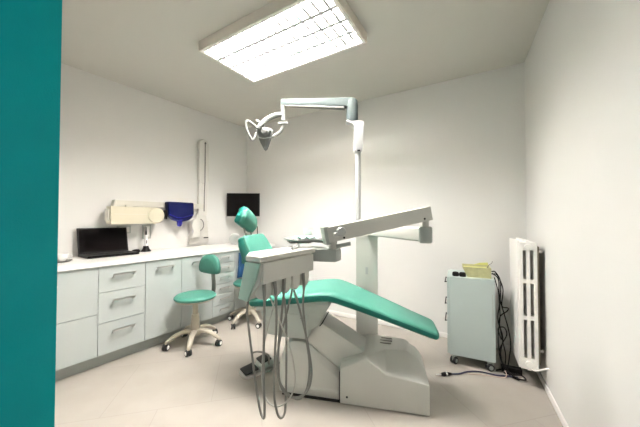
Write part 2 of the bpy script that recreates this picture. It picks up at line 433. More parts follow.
# navy cover on the rail
t = thing('navy_cover', 'navy blue rounded vinyl bib hung over the cream wall rail', 'cover', FL @ Matrix.Translation((.6, .55, 1.2)))
pl = [(.452, 1.455), (.782, 1.455), (.786, 1.31), (.765, 1.262), (.715, 1.228), (.62, 1.21), (.53, 1.235), (.475, 1.285)]
b = B(FL); b.prism(pl, 'y', .49, .582, bev=.018, seg=3); obj('shell', b, 'navy', t)
b = B(FL); b.tube([(.47, .488, 1.302), (.60, .484, 1.262), (.77, .488, 1.302)], .006, n=6, smooth=4); obj('fold_seam', b, 'violet', t)
b = B(FL); b.lathe([(.001, -.04), (.022, -.034), (.030, -.01), (.032, .02), (.05, .045), (.001, .05)], 18, T=Matrix.Translation((.615, .53, 1.192))); obj('knob', b, 'violet', t)
b = B(FL); b.prism([(.425, 1.34), (.455, 1.36), (.455, 1.24), (.43, 1.27)], 'y', .50, .57, bev=.006); obj('clip', b, 'black', t)
# wall sockets below the x-ray housing
def socket(x0, x1, z0, z1, label, plug):
    t = thing('wall_socket', label, 'socket', FL @ Matrix.Translation(((x0 + x1) / 2, WY, z0)))
    b = B(FL); b.box(x0, x1, WY - .012, WY, z0, z1, bev=.004); obj('plate', b, 'unit_grey', t)
    b = B(FL); b.box(x0 + .014, x1 - .014, WY - .014, WY - .011, z0 + .012, z1 - .012, bev=.001); obj('face', b, 'xarm', t)
    if plug:
        b = B(FL); b.box(x0 + .02, x0 + .055, WY - .05, WY - .013, z0 + .03, z1 - .02, bev=.006); obj('plug', b, 'white', t)
        b = B(FL); b.box(x1 - .045, x1 - .018, WY - .016, WY - .012, z0 + .08, z0 + .12); obj('switch', b, 'black', t)
socket(-.005, .125, 1.09, 1.175, 'low wide grey wall socket behind the laptop screen', False)
socket(.245, .335, 1.02, 1.18, 'taller wall socket with white plug above the handpiece', True)

# ---- television in the corner
FT = frame(-1.118, 4.0, 4)
t = thing('television', 'black flat screen television on the wall in the far corner', 'television', FT @ Matrix.Translation((0, 0, 1.45)))
b = B(FT); b.box(-.235, .235, 0, .028, 1.285, 1.622, bev=.005); cb = obj('casing', b, 'black', t)
b = B(FT); b.box(-.224, .224, -.0015, .001, 1.305, 1.612); obj('display', b, 'screen', cb)
b = B(FT); b.box(-.03, .03, .027, .05, 1.38, 1.52); b.tube([(0, .05, 1.45), (.03, .18, 1.45), (.07, .27, 1.45)], .016, n=8); b.box(.03, .11, .262, .275, 1.38, 1.52, bev=.004); obj('bracket', b, 'black', t)

# ------------------------------------------------------------------ teal stools
def make_stool(F, castrot, backrot, label, seat_r=.192):
    t = thing('rolling_stool', label, 'stool', F, 'teal rolling stools')
    b = B(F); b.lathe([(.001, .435), (.13, .436), (seat_r - .012, .445), (seat_r - .004, .455), (seat_r - .004, .459), (.001, .459)], 40); obj('seat_pan', b, 'beige', t)
    b = B(F); b.lathe([(.001, .459), (seat_r - .008, .459), (seat_r + .002, .468), (seat_r + .002, .482), (seat_r - .012, .495), (seat_r - .05, .5), (.08, .499), (.001, .498)], 40); obj('seat', b, 'teal', t)
    b = B(F); b.lathe([(.001, .135), (.045, .135), (.048, .15), (.040, .22), (.034, .30), (.034, .301), (.001, .301)], 24); obj('lower_column', b, 'beige', t)
    b = B(F); b.lathe([(.001, .29), (.027, .29), (.027, .436), (.001, .436)], 20); obj('gas_lift', b, 'beige', t)
    b = B(F); b.lathe([(.001, .10), (.052, .10), (.060, .115), (.058, .145), (.04, .16), (.001, .16)], 24); obj('hub', b, 'beige', t)
    for k in range(5):
        a = castrot + 72 * k; Tk = Matrix.Rotation(R(a), 4, 'Z')
        b = B(F @ Tk)
        b.tube([(.03, 0, .135), (.10, 0, .142), (.17, 0, .120), (.225, 0, .088), (.25, 0, .072), (.252, 0, .058)], [.028, .027, .025, .021, .018, .016], n=10, smooth=4, flat=.8)
        lg = obj('leg', b, 'beige', t)
        b = B(F @ Tk @ Matrix.Translation((.25, 0, 0)) @ Matrix.Rotation(R(35 + 50 * k), 4, 'Z'))
        for s in (-1, 1):
            b.lathe([(.008, -.008), (.0275, -.010), (.0295, -.006), (.0295, .006), (.0275, .010), (.008, .008)], 18, T=Matrix.Translation((-.008, s * .014, .0295)) @ Matrix.Rotation(R(90), 4, 'X'))
        b.tube([(0, 0, .06), (0, 0, .03)], .008, n=8)
        ct = obj('caster', b, 'black_matt', lg)
        for s in (-1, 1):
            b = B(F @ Tk @ Matrix.Translation((.25, 0, 0)) @ Matrix.Rotation(R(35 + 50 * k), 4, 'Z'))
            b.lathe([(.011, -.001), (.0175, -.001), (.0175, .001), (.011, .001)], 16, T=Matrix.Translation((-.008, s * .0245, .0295)) @ Matrix.Rotation(R(90), 4, 'X'))
            obj('hub_ring', b, 'paper', lg)
    Fb = F @ Matrix.Rotation(R(backrot), 4, 'Z')
    b = B(Fb); b.tube([(.05, 0, .43), (.13, 0, .432), (.195, 0, .44), (.222, 0, .48), (.224, 0, .56), (.216, 0, .66), (.214, 0, .74)], .030, n=10, smooth=4, flat=.35); obj('back_support', b, 'brown', t)
    # D-shaped backrest
    out = [(-.145, .695), (-.15, .74), (-.135, .80), (-.10, .845), (-.05, .868), (0, .874), (.05, .868), (.10, .845), (.135, .80), (.15, .74), (.145, .695), (.12, .677), (.06, .670), (0, .668), (-.06, .670), (-.12, .677)]
    zc_ = .76
    rings = []
    for k, xo in ((.90, .205), (.99, .197), (1., .185), (.985, .168), (.93, .156), (.6, .149), (.05, .147)):
        rings.append([Vector((xo - .12 * (y * k) ** 2 / .12 * .55, y * k, zc_ + (z - zc_) * k)) for y, z in out])
    b = B(Fb); b.loft(rings); obj('backrest', b, 'teal', t, sharp=60)
    return t
make_stool(frame(-1.245, 2.765, 0), -78, 62, 'teal rolling stool with half-round backrest in front of the cabinet doors')
make_stool(frame(-.855, 3.36, 0), -50, 100, 'teal rolling stool mostly hidden behind the delivery unit', seat_r=.19)

# ------------------------------------------------------------------ dental chair
FC = frame(.458, 2.03, -12.6)
t = thing('dental_chair', 'teal upholstered dental chair on a raised pale grey base', 'dental chair', FC)
# rear floor housing
b = B(FC)
st = [(-.735, .19, .235, .150), (-.70, .27, .325, .165), (-.655, .305, .355, .17), (-.57, .31, .36, .17), (-.50, .29, .335, .17), (-.39, .20, .25, .17), (-.292, .14, .19, .17)]
rings = []
for x, f, g, y in st:
    rings.append([Vector(p) for p in ((x, -.2 + (.2 - y) * .6, .0), (x, -.205 + (.2 - y) * .6, .055), (x, -.195 + (.2 - y) * .6, .065), (x, -.19 + (.2 - y) * .6, f), (x, -.14, g), (x, .10, g), (x, .15, f), (x, .15, 0))])
b.loft(rings); b._bev(b.bm.faces, .008, 2, 30); obj('floor_housing', b, 'unit', t)
# front shroud
b = B(FC)
st = [(-.283, .230, -.175, .262, .262), (-.105, .326, -.195, .335, .335), (.02, .232, -.05, .325, .328), (.165, .214, -.02, .314, .318), (.245, .204, -.02, .262, .262), (.288, .196, -.06, .205, .205)]
rings = [[Vector(p) for p in ((x, -.22, .006), (x, -.22, f), (x, yc, g), (x, .17, g2), (x, .2, g2 - .03), (x, .2, .006))] for x, f, yc, g, g2 in st]
b.loft(rings); b._bev(b.bm.faces, .007, 2, 18); sh = obj('base_shroud', b, 'unit', t, sharp=30)
b = B(FC)
for i, (x0, x1) in enumerate(((-.02, .06), (-.03, .06), (-.03, .05))):
    y = .03 + i * .045
    b.box(x0 + i * .01, x1 + i * .01, y - .004, y + .004, .326, .332)
obj('vent_slot', b, 'brown', sh)
b = B(FC); b.lathe([(.001, 0), (.007, 0), (.007, .004)], 12, T=Matrix.Translation((-.235, -.219, .055)) @ Matrix.Rotation(R(90), 4, 'X')); obj('screw', b, 'black', sh)
b = B(FC); b.box(-.292, -.282, -.19, .12, .0, .20); b.box(-.70, .28, -.205, .16, .0, .006); obj('painted_gap_shade', b, 'black', t)  # black slabs painting in the shade between and under the base parts
# lifting arm cover
b = B(FC)
b.prism([(-.435, .503), (-.108, .318), (-.102, .20), (-.288, .188), (-.36, .206), (-.515, .283), (-.548, .34), (-.55, .50), (-.50, .54)], 'y', -.13, .11, bev=.012, seg=2); la = obj('lift_arm', b, 'unit', t)
b = B(FC); b.prism([(-.447, .476), (-.439, .474), (-.418, .50), (-.426, .503)], 'y', -.1325, .112); obj('arm_seam', b, 'black', la)
# mechanism below the seat
b = B(FC); b.prism([(-.875, .56), (-.84, .41), (-.70, .395), (-.515, .395), (-.50, .46), (-.45, .49), (-.385, .60), (-.36, .64), (-.36, .66), (-.88, .585)], 'y', -.19, .19, bev=.010); me_ = obj('seat_mechanism', b, 'unit_grey', t)
b = B(FC); b.box(-.72, -.515, -.198, -.188, .405, .565, bev=.003); pn = obj('side_panel', b, 'unit_grey', me_)
b = B(FC); b.lathe([(.001, 0), (.006, 0), (.006, .004)], 10, T=Matrix.Translation((-.56, -.197, .548)) @ Matrix.Rotation(R(90), 4, 'X')); obj('screw', b, 'black', me_)
b = B(FC); b.prism([(-.90, .578), (-.36, .656), (-.36, .69), (-.90, .605)], 'y', -.215, .215, bev=.006); b.prism([(-.37, .665), (-.34, .68), (.33, .455), (.32, .44)], 'y', -.10, .10, bev=.004); obj('seat_frame', b, 'unit_grey', t)
# upholstery
path = [(-.93, .632), (-.79, .652), (-.65, .676), (-.47, .704), (-.36, .712), (-.25, .684), (-.02, .605), (.18, .533), (.335, .478)]
hw = [.225, .245, .252, .252, .248, .235, .200, .170, .150]
th = [.036, .040, .040, .040, .040, .038, .034, .031, .029]
b = B(FC); b.pad(path, hw, th, part='top'); seat = obj('seat_cushion', b, 'teal', t, sharp=50)
b = B(FC); b.pad(path, hw, th, part='side'); obj('seat_shaded_side', b, 'teal_shaded', seat, sharp=50, label='lower side of the cushion with shade painted into its teal')
Tb = Matrix.Translation((-.870, 0, .70)) @ Matrix.Rotation(R(-22), 4, 'Y')
path = [(.012, .0), (.024, .14), (.016, .28), (.008, .38), (.004, .418)]
b = B(FC); b.pad(path, [.20, .212, .210, .198, .184], [.034, .036, .034, .030, .027], T=Tb, e=4.6); bk = obj('backrest', b, 'teal', t, sharp=55)
b = B(FC); b.pad([(-.010, .0), (.0, .14), (-.008, .28), (-.014, .38), (-.016, .416)], [.204, .216, .214, .202, .188], [.046, .048, .046, .042, .036], T=Tb, e=4.6); obj('backrest_shaded_side', b, 'teal_shaded', bk, sharp=55, label='rear shell of the backrest with shade painted into its teal')
b = B(FC)
for y in (-.045, .045):
    b.tube([(-1.045, y, 1.06), (-1.085, y, 1.16), (-1.10, y, 1.24)], .007, n=8)
obj('headrest_rods', b, 'brown', t)
Th = Matrix.Translation((-1.085, 0, 1.248)) @ Matrix.Rotation(R(6), 4, 'Y') @ Matrix.Rotation(R(-21), 4, 'X')
b = B(FC); b.pad([(.008, -.058), (.020, -.022), (.014, .025), (-.010, .056)], [.126, .130, .114, .074], [.032, .036, .034, .028], T=Th, e=3.2, n=48, rnd=.022); hr = obj('headrest', b, 'teal', t, sharp=180)
b = B(FC); b.pad([(-.012, -.058), (-.002, -.022), (-.008, .025), (-.032, .056)], [.129, .133, .117, .077], [.038, .042, .040, .034], T=Th, e=3.2, n=48, rnd=.022); obj('headrest_rear_shell', b, 'teal_shaded', hr, sharp=180, label='rear shell of the headrest with shade painted into its teal')

# ------------------------------------------------------------------ delivery unit: column, two arms and the instrument console
FU = frame(-.245, 1.133, 58.6)
xc, yc = -.128, .375
t = thing('delivery_unit', 'pale grey dental delivery unit with hanging hoses on a jointed arm beside the chair', 'dental unit', FC @ Matrix.Translation((xc, yc, 0)))
b = B(FC); b.box(xc - .09, xc + .09, yc - .085, yc + .085, 0, 1.085, bev=.012, seg=3); colm = obj('column', b, 'unit', t)
b = B(FC); b.box(xc - .092, xc + .092, yc - .087, yc + .087, 1.082, 1.105, bev=.006); obj('column_cap', b, 'unit', colm)
b = B(FC); b.box(xc - .01, xc + .01, yc - .089, yc - .084, .78, .84, bev=.002); obj('switch', b, 'lamp', colm)
cw = FC @ Vector((xc, yc, 0))
elb = Vector((.640, 1.67, 0))
# lower arm: from the column top to the elbow
b = B()
p0 = Vector((cw.x, cw.y - .02, 1.155)); p1 = Vector((elb.x, elb.y, 1.153))
dd = (p1 - p0).normalized(); sd = Vector((0, 0, 1)).cross(dd).normalized(); up = dd.cross(sd)
b.loft([[q + sd * a * w_ + up * c * h_ for a, c in ((-1, -1), (1, -1), (1, 1), (-1, 1))] for q, w_, h_ in ((p0, .04, .047), (p1, .034, .043))]); b._bev(b.bm.faces, .012, 3)
b.lathe([(.001, -.052), (.043, -.052), (.048, -.045), (.048, .045), (.043, .052), (.001, .052)], 24, T=Matrix.Translation(p0) )
obj('lower_arm', b, 'unit', t)
b = B(); b.lathe([(.001, -.050), (.032, -.050), (.039, -.042), (.039, .042), (.032, .050), (.001, .050)], 24, T=Matrix.Translation(p1)); obj('elbow', b, 'unit_grey', t)
b = B(); b.tube([(elb.x, elb.y, 1.195), (elb.x, elb.y, 1.265)], .019, n=14); obj('pivot_post', b, 'unit', t)
# upper arm: sloping box from elbow back to the console
q0 = Vector((.632, 1.668, 1.279)); q1 = Vector((.058, 1.51, 1.166))
d = (q1 - q0); L = d.length; ex = d.normalized(); ey = Vector((0, 0, 1)).cross(ex).normalized(); ez = ex.cross(ey)
TA = Matrix.Translation(q0) @ Matrix((ex, ey, ez)).transposed().to_4x4()
b = B(TA); b.box(-.025, L + .025, -.038, .038, -.041, .041, bev=.018, seg=3); ua = obj('upper_arm', b, 'unit', t)
b = B(TA); b.lathe([(.001, .0), (.011, .0), (.012, .05), (.010, .056), (.001, .057)], 14, T=Matrix.Translation((L - .01, .02, 0)) @ Matrix.Rotation(R(-90), 4, 'X'))
b.lathe([(.001, .0), (.026, .0), (.027, .02), (.022, .028), (.001, .029)], 20, T=Matrix.Translation((L - .045, .035, .006)) @ Matrix.Rotation(R(-90), 4, 'X')); obj('tension_knob', b, 'lamp', ua)
for x, z in ((.03, -.024), (L - .06, -.03)):
    b = B(TA); b.lathe([(.001, 0), (.006, 0), (.006, .004)], 10, T=Matrix.Translation((x, .0365, z)) @ Matrix.Rotation(R(-90), 4, 'X')); obj('screw', b, 'black', ua)
b = B(TA); b.box(L + .015, L + .042, -.036, .036, -.05, .046, bev=.01); obj('arm_end_cap', b, 'unit_grey', ua)
# spindle and hub block under the arm end
sx, sy = .071, 1.52
b = B(); b.tube([(sx, sy, 1.075), (sx, sy, 1.135)], .023, n=16); obj('spindle', b, 'unit', t)
b = B(FU); b.prism([(.42, .12), (.42, .005), (.455, -.11), (.535, -.10), (.55, -.05), (.555, .10)], 'z', 1.018, 1.086, bev=.008); obj('hub_block', b, 'unit_grey', t)
b = B(); b.tube([(sx + .02, sy - .01, 1.098), (.165, 1.49, 1.116)], .011, n=10); obj('grip', b, 'unit_grey', t)
# console
ZK = 1.092
b = B(FU)
b.prism([(0, 0), (.43, 0), (.43, .17), (.10, .17), (0, .085)], 'z', ZK - .024, ZK, bev=.005); cs = obj('console_top', b, 'unit', t)
b = B(FU)
rings = []
for x in (.004, .395):
    rings.append([Vector((x, y, z)) for y, z in ((.006, ZK - .026), (.006, ZK - .105), (.055, ZK - .165), (.072, ZK - .188), (.118, ZK - .185), (.095, ZK - .09), (.082, ZK - .026))])
b.loft(rings); body = obj('console_body', b, 'unit', t)
b = B(FU); b.prism([(.0, ZK - .026), (.084, ZK - .026), (.124, ZK - .186), (.070, ZK - .192), (.052, ZK - .15), (.022, ZK - .095)], 'x', -.005, .004, bev=.001); obj('end_panel', b, 'unit_green', body, label='grey green end panel')
b = B(FU); b.box(.012, .392, -.006, .010, ZK - .114, ZK - .028, bev=.004); obj('front_panel', b, 'unit', body)
b = B(FU); b.box(.10, .42, .08, .16, ZK - .07, ZK - .022, bev=.004); obj('rear_box', b, 'unit_grey', body)
# scalloped holsters
LX = [.055, .125, .195, .27, .35]
b = B(FU)
for x in LX:
    pl = [(x - .032, ZK - .10), (x + .032, ZK - .10), (x + .032, ZK - .15), (x + .024, ZK - .18), (x, ZK - .194), (x - .024, ZK - .18), (x - .032, ZK - .15)]
    b.prism(pl, 'y', .012, .060, bev=.006)
obj('holster', b, 'unit', body)
HOSES = [
 [(-0.238,1.170,0.978), (-0.231,1.150,0.945), (-0.230,1.140,0.793), (-0.232,1.140,0.630), (-0.229,1.150,0.482), (-0.235,1.170,0.414), (-0.258,1.200,0.427), (-0.281,1.220,0.521), (-0.301,1.230,0.647), (-0.318,1.240,0.753), (-0.324,1.230,0.836), (-0.312,1.200,0.898)],
 [(-0.201,1.220,0.975), (-0.193,1.200,0.941), (-0.187,1.190,0.815), (-0.193,1.190,0.666), (-0.197,1.190,0.510), (-0.185,1.200,0.418), (-0.171,1.220,0.379), (-0.157,1.250,0.388), (-0.155,1.270,0.491), (-0.155,1.280,0.668), (-0.158,1.290,0.802), (-0.169,1.300,0.882)],
 [(-0.243,1.270,0.914), (-0.221,1.250,0.883), (-0.179,1.240,0.788), (-0.134,1.240,0.673), (-0.111,1.240,0.540), (-0.129,1.240,0.461), (-0.178,1.240,0.417), (-0.224,1.250,0.419), (-0.255,1.270,0.451), (-0.269,1.290,0.525), (-0.264,1.310,0.654), (-0.237,1.310,0.781), (-0.207,1.300,0.882)],
 [(-0.165,1.280,0.976), (-0.164,1.260,0.925), (-0.172,1.250,0.829), (-0.185,1.240,0.686), (-0.187,1.240,0.576), (-0.174,1.240,0.505), (-0.144,1.250,0.455), (-0.096,1.270,0.437), (-0.056,1.290,0.457), (-0.040,1.310,0.528), (-0.058,1.330,0.645), (-0.088,1.350,0.766), (-0.113,1.360,0.851), (-0.128,1.360,0.900)],
 [(-0.087,1.420,0.966), (-0.081,1.400,0.910), (-0.085,1.390,0.817), (-0.070,1.380,0.672), (-0.052,1.370,0.529), (-0.064,1.370,0.417), (-0.103,1.370,0.364), (-0.157,1.370,0.388), (-0.202,1.370,0.456), (-0.214,1.380,0.549), (-0.196,1.390,0.668), (-0.167,1.400,0.779), (-0.148,1.410,0.861), (-0.137,1.400,0.920)],
]
for i, pts in enumerate(HOSES):
    b = B(); light = (i == 2)
    b.tube(pts, .0036 if light else .0052, n=8, smooth=6)
    obj('hose', b, 'hose_light' if light else 'hose', t, label='thin pale hose' if light else None)
    if not light:
        p = Vector(pts[0]); q = Vector(pts[1])
        b = B(); b.tube([p + Vector((.004, -.002, .03)), p, q, q.lerp(Vector(pts[2]), .25)], [.008, .009, .008, .0055], n=10)
        obj('handpiece_grip', b, 'hose', t)

# tray and what lies on it
t = thing('instrument_tray', 'oval steel instrument tray above the delivery console', 'tray', frame(-.115, 1.66, 58.6, 1.085))
Ft = frame(-.100, 1.655, 20)
def oval(a, c, z, n=36, e=2.8): return [Vector((a * math.copysign(abs(math.cos(q)) ** (2 / e), math.cos(q)), c * math.copysign(abs(math.sin(q)) ** (2 / e), math.sin(q)), z)) for q in [2 * math.pi * k / n for k in range(n)]]
b = B(Ft); b.loft([oval(.02, .02, 1.122), oval(.100, .135, 1.122), oval(.112, .148, 1.131), oval(.112, .148, 1.134), oval(.106, .142, 1.133), oval(.097, .130, 1.126), oval(.02, .02, 1.126)]); obj('dish', b, 'steel', t)
b = B(Ft); b.tube([(.05, 0, 1.119), (.10, -.06, 1.112), (.165, -.12, 1.104)], .007, n=8, smooth=4); b.tube([(-.09, .02, 1.120), (-.08, .0, 1.109), (.03, -.02, 1.109), (.06, -.02, 1.120)], .006, n=8); obj('support', b, 'brown', t)
b = B(Ft); 
rings = []
for i in range(9):
    x = -.05 + i * .0155
    rings.append([Vector((x, y, 1.1285 + .018 * abs(math.sin(i * 1.1 + y * 20)) + o)) for o, ys in ((0, (-.08, -.05, -.02, .01, .04)), (.002, (.04, .01, -.02, -.05, -.08))) for y in ys])
b.loft(rings); single('folded_napkin', b, 'mint', 'crumpled pale mint napkin on the instrument tray', 'napkin', Ft @ Vector((.03, -.02, 1.128)))
for i, (x0, y0, x1, y1, lab) in enumerate(((-.07, -.08, -.035, .05, 'slim steel dental probe on the tray nearest the console'), (-.045, -.085, -.015, .065, 'slim steel dental probe on the tray beside the mint napkin'))):
    b = B(Ft); b.tube([(x0, y0, 1.131), (x0 * .7 + x1 * .3, y0 * .7 + y1 * .3, 1.1305), (x1, y1, 1.1305), (x1 + .008, y1 + .014, 1.136)], [.0016, .0034, .0034, .0012], n=8)
    single('dental_probe', b, 'chrome', lab, 'instrument', Ft @ Vector((x0, y0, 1.128)), 'probes on the instrument tray')
# clear cup at the arm end, standing on the tray
b = B(Ft); b.lathe([(.001, 1.1275), (.022, 1.1275), (.029, 1.190), (.027, 1.190), (.020, 1.130), (.001, 1.129)], 20, T=Matrix.Translation((.052, .072, 0))); single('plastic_cup', b, 'paper', 'white plastic cup standing at the back of the instrument tray', 'cup', Ft @ Vector((.052, .072, 1.1275)))
# loose handpiece on the console top
b = B(FU); b.tube([(.28, .05, ZK + .008), (.33, .065, ZK + .009), (.40, .10, ZK + .011), (.415, .108, ZK + .016)], [.006, .0075, .008, .004], n=10); single('scaler_handle', b, 'lamp', 'white handpiece lying on the console top below the tray', 'handpiece', FU @ Vector((.34, .07, ZK)))

# ------------------------------------------------------------------ operating lamp
px_, py_ = .333, 2.40
t = thing('operating_lamp', 'white dental operating lamp on a tall pole with long boom', 'lamp', Matrix.Translation((px_, py_, 1.105)))
b = B(); b.tube([(px_, py_, 1.105), (px_, py_, 1.87)], .0225, n=20); b.lathe([(.001, 1.105), (.034, 1.105), (.030, 1.12), (.023, 1.13)], 20, T=Matrix.Translation((px_, py_, 0))); obj('pole', b, 'lamp', t)
# elbow cover around the pole top
FP = frame(px_, py_, 0)
b = B(FP); b.prism([(-.105, 2.092), (-.10, 2.108), (.038, 2.100), (.052, 2.080), (.048, 2.03), (.034, 1.845), (.026, 1.828), (-.026, 1.828), (-.035, 1.845), (-.034, 2.045), (-.05, 2.068)], 'y', -.04, .04, bev=.010, seg=3); cov = obj('elbow_cover', b, 'lamp', t)
b = B(FP); b.box(-.012, .014, -.041, -.036, 1.832, 1.846); obj('notch', b, 'black', cov)
b = B(FP); b.lathe([(.001, 2.10), (.048, 2.10), (.050, 2.12), (.050, 2.235), (.046, 2.285), (.034, 2.300), (.001, 2.302)], 24, T=Matrix.Translation((-.05, 0, 0))); obj('boom_joint', b, 'lamp_grey', t)
q0 = Vector((px_ - .055, py_, 2.272)); q1 = Vector((-.362, 2.55, 2.337))
d = q1 - q0; L = d.length; ex = d.normalized(); ey = Vector((0, 0, 1)).cross(ex).normalized(); ez = ex.cross(ey)
TB = Matrix.Translation(q0) @ Matrix((ex, ey, ez)).transposed().to_4x4()
b = B(TB)
def ring(x, hy_, zt, zb): return [Vector((x, -hy_, zb)), Vector((x, hy_, zb)), Vector((x, hy_, zt)), Vector((x, -hy_, zt))]
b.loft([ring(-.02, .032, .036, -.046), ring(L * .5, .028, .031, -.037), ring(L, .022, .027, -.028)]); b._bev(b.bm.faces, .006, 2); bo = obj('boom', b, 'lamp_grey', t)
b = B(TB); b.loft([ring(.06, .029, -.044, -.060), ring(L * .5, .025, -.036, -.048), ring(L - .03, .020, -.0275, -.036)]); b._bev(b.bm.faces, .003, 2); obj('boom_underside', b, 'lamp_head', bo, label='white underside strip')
lx, ly = -.345, 2.55
b = B(); b.tube([(lx, ly, 2.33), (lx, ly, 2.19)], [.022, .018], n=16); b.tube([(lx, ly, 2.19), (lx, ly, 2.168)], [.020, .020], n=16); b.box(lx - .045, lx + .045, ly - .016, ly + .016, 2.136, 2.150, bev=.004); obj('drop_post', b, 'lamp_head', t)
b = B(); b.tube([(lx - .01, ly, 2.22), (-.405, 2.545, 2.215), (-.465, 2.53, 2.185), (-.525, 2.50, 2.13), (-.565, 2.48, 2.07)], [.024, .028, .028, .026, .020], n=12, smooth=5, flat=.85); obj('yoke', b, 'lamp_head', t)
b = B(); b.tube([(lx + .005, ly + .01, 2.145), (-.36, 2.565, 2.09), (-.39, 2.565, 2.05), (-.455, 2.535, 2.005)], [.015, .018, .018, .014], n=10, smooth=4, flat=.9); obj('yoke_strut', b, 'lamp_head', t)
# head: kite-shaped reflector shell
Fh = Matrix.Translation((-.512, 2.52, 2.035)) @ Matrix.Rotation(R(-14), 4, 'Z') @ Matrix.Rotation(R(20), 4, 'X')
out = [(-.075, .035), (-.055, .052), (0, .058), (.06, .045), (.082, .02), (.072, -.02), (.03, -.10), (.0, -.150), (-.012, -.158), (-.024, -.145), (-.05, -.08), (-.072, 0)]
rings = []
for k, y in ((.35, .055), (.75, .045), (.97, .022), (1., 0), (.97, -.010), (.90, -.014), (.5, .004), (.05, .012)):
    rings.append([Vector((x * k, y, -.03 + (z + .03) * k)) for x, z in out])
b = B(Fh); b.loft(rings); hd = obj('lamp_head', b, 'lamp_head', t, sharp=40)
b = B(Fh); b.lathe([(.001, -.02), (.030, -.018), (.036, 0), (.034, .02), (.022, .034), (.001, .036)], 22, T=Matrix.Translation((.022, -.018, .018)) @ Matrix.Rotation(R(75), 4, 'X')); obj('bulb_housing', b, 'lamp_head', hd)
b = B(Fh); b.tube([(-.055, -.02, -.03), (0, -.022, -.04), (.07, -.02, -.035)], .004, n=6, smooth=4); obj('head_seam', b, 'unit_grey', hd)
b = B(); b.tube([(-.556, 2.50, 2.065), (-.60, 2.48, 2.10), (-.64, 2.46, 2.128), (-.66, 2.45, 2.122), (-.662, 2.45, 2.08), (-.645, 2.455, 2.02), (-.615, 2.465, 1.965), (-.598, 2.47, 1.975), (-.575, 2.48, 2.03)], .0105, n=10, smooth=4); obj('handle', b, 'lamp_head', hd)
b = B(); b.tube([(-.595, 2.55, 2.168), (-.56, 2.545, 2.145), (-.515, 2.53, 2.105)], [.012, .013, .013], n=10, smooth=3); obj('handle', b, 'lamp_head', hd)

# ------------------------------------------------------------------ foot control on the floor
Fp = frame(-.505, 2.30, 38)
t = thing('foot_pedal', 'grey and black foot control pedal on the floor left of the chair base', 'foot pedal', Fp)
b = B(Fp); b.prism([(-.13, -.08), (.10, -.075), (.15, -.04), (.15, .05), (.10, .08), (-.13, .08), (-.155, .04), (-.155, -.04)], 'z', 0, .018, bev=.005); obj('base_plate', b, 'steel', t)
b = B(Fp); b.prism([(-.02, .018), (.14, .018), (.14, .058), (.09, .082), (.0, .062)], 'y', -.05, .05, bev=.008); obj('housing', b, 'unit_grey', t)
b = B(Fp); b.prism([(-.14, .022), (-.03, .036), (-.03, .05), (-.14, .034)], 'y', -.06, .06, bev=.004); obj('pedal', b, 'black_matt', t)
b = B(Fp); b.prism([(.0, .064), (.09, .084), (.085, .096), (.0, .078)], 'y', -.056, .056, bev=.004); obj('pedal', b, 'black_matt', t)
b = B(Fp); b.tube([(-.02, .07, .05), (-.02, .085, .11), (.02, .02, .135), (.06, -.05, .12), (.06, -.056, .05)], .008, n=10, smooth=4); obj('guard_bar', b, 'hose', t)
b = B(Fp); b.tube([(.13, -.03, .035), (.175, -.07, .025), (.175, -.14, .012), (.145, -.195, .01), (.122, -.225, .012)], .008, n=8, smooth=4); obj('pedal_hose', b, 'hose', t)

# ------------------------------------------------------------------ cart
FK = frame(1.105, 2.405, -26.4)
t = thing('rolling_cart', 'pale blue grey metal drawer cart on casters by the radiator', 'cart', FK @ Matrix.Translation((.18, .2, 0)))
KW, KD, K0, K1 = .355, .39, .082, .748
b = B(FK); b.box(.020, KW, 0, KD, K0, K1, bev=.004); cb = obj('body', b, 'cart', t)
b = B(FK); b.box(.335, .340, -.002, .0, K0 + .28, K0 + .55); obj('side_seam', b, 'unit_grey', cb)
zs = [K0 + .004, .245, .405, .555, K1 - .004]
for i in range(4):
    b = B(FK); b.box(0, .0185, .006, KD - .006, zs[i] + .002, zs[i + 1] - .002, bev=.003); dr = obj('drawer', b, 'cart', t)
    if i:
        b = B(FK)
        b.tube([(.002, KD / 2 - .15, zs[i + 1] - .05), (-.016, KD / 2 - .15, zs[i + 1] - .05)], .004, n=8)
        b.tube([(.002, KD / 2 + .05, zs[i + 1] - .05), (-.016, KD / 2 + .05, zs[i + 1] - .05)], .004, n=8)
        b.tube([(-.016, KD / 2 - .16, zs[i + 1] - .05), (-.016, KD / 2 + .06, zs[i + 1] - .05)], .005, n=8)
        obj('handle', b, 'black', dr)
for i, (x, y) in enumerate(((.055, .035), (KW - .03, .035), (.055, KD - .035), (KW - .03, KD - .035))):
    Fq = FK @ Matrix.Translation((x, y, 0)) @ Matrix.Rotation(R((60, 20, 80, 40)[i]), 4, 'Z')
    b = B(Fq)
    for s in (-1, 1):
        b.lathe([(.008, -.007), (.026, -.009), (.029, -.006), (.029, .006), (.026, .009), (.008, .007)], 18, T=Matrix.Translation((-.01, s * .014, .029)) @ Matrix.Rotation(R(90), 4, 'X'))
    cs_ = obj('caster', b, 'black_matt', t)
    b = B(Fq); b.box(-.03, .02, -.006, .006, .03, .068, bev=.003); b.tube([(0, 0, .06), (0, 0, K0 + .002)], .012, n=10)
    for s in (-1, 1): b.lathe([(.001, -.002), (.016, -.002), (.016, .002), (.001, .002)], 16, T=Matrix.Translation((-.01, s * .0245, .029)) @ Matrix.Rotation(R(90), 4, 'X'))
    obj('fork', b, 'unit_grey', cs_)
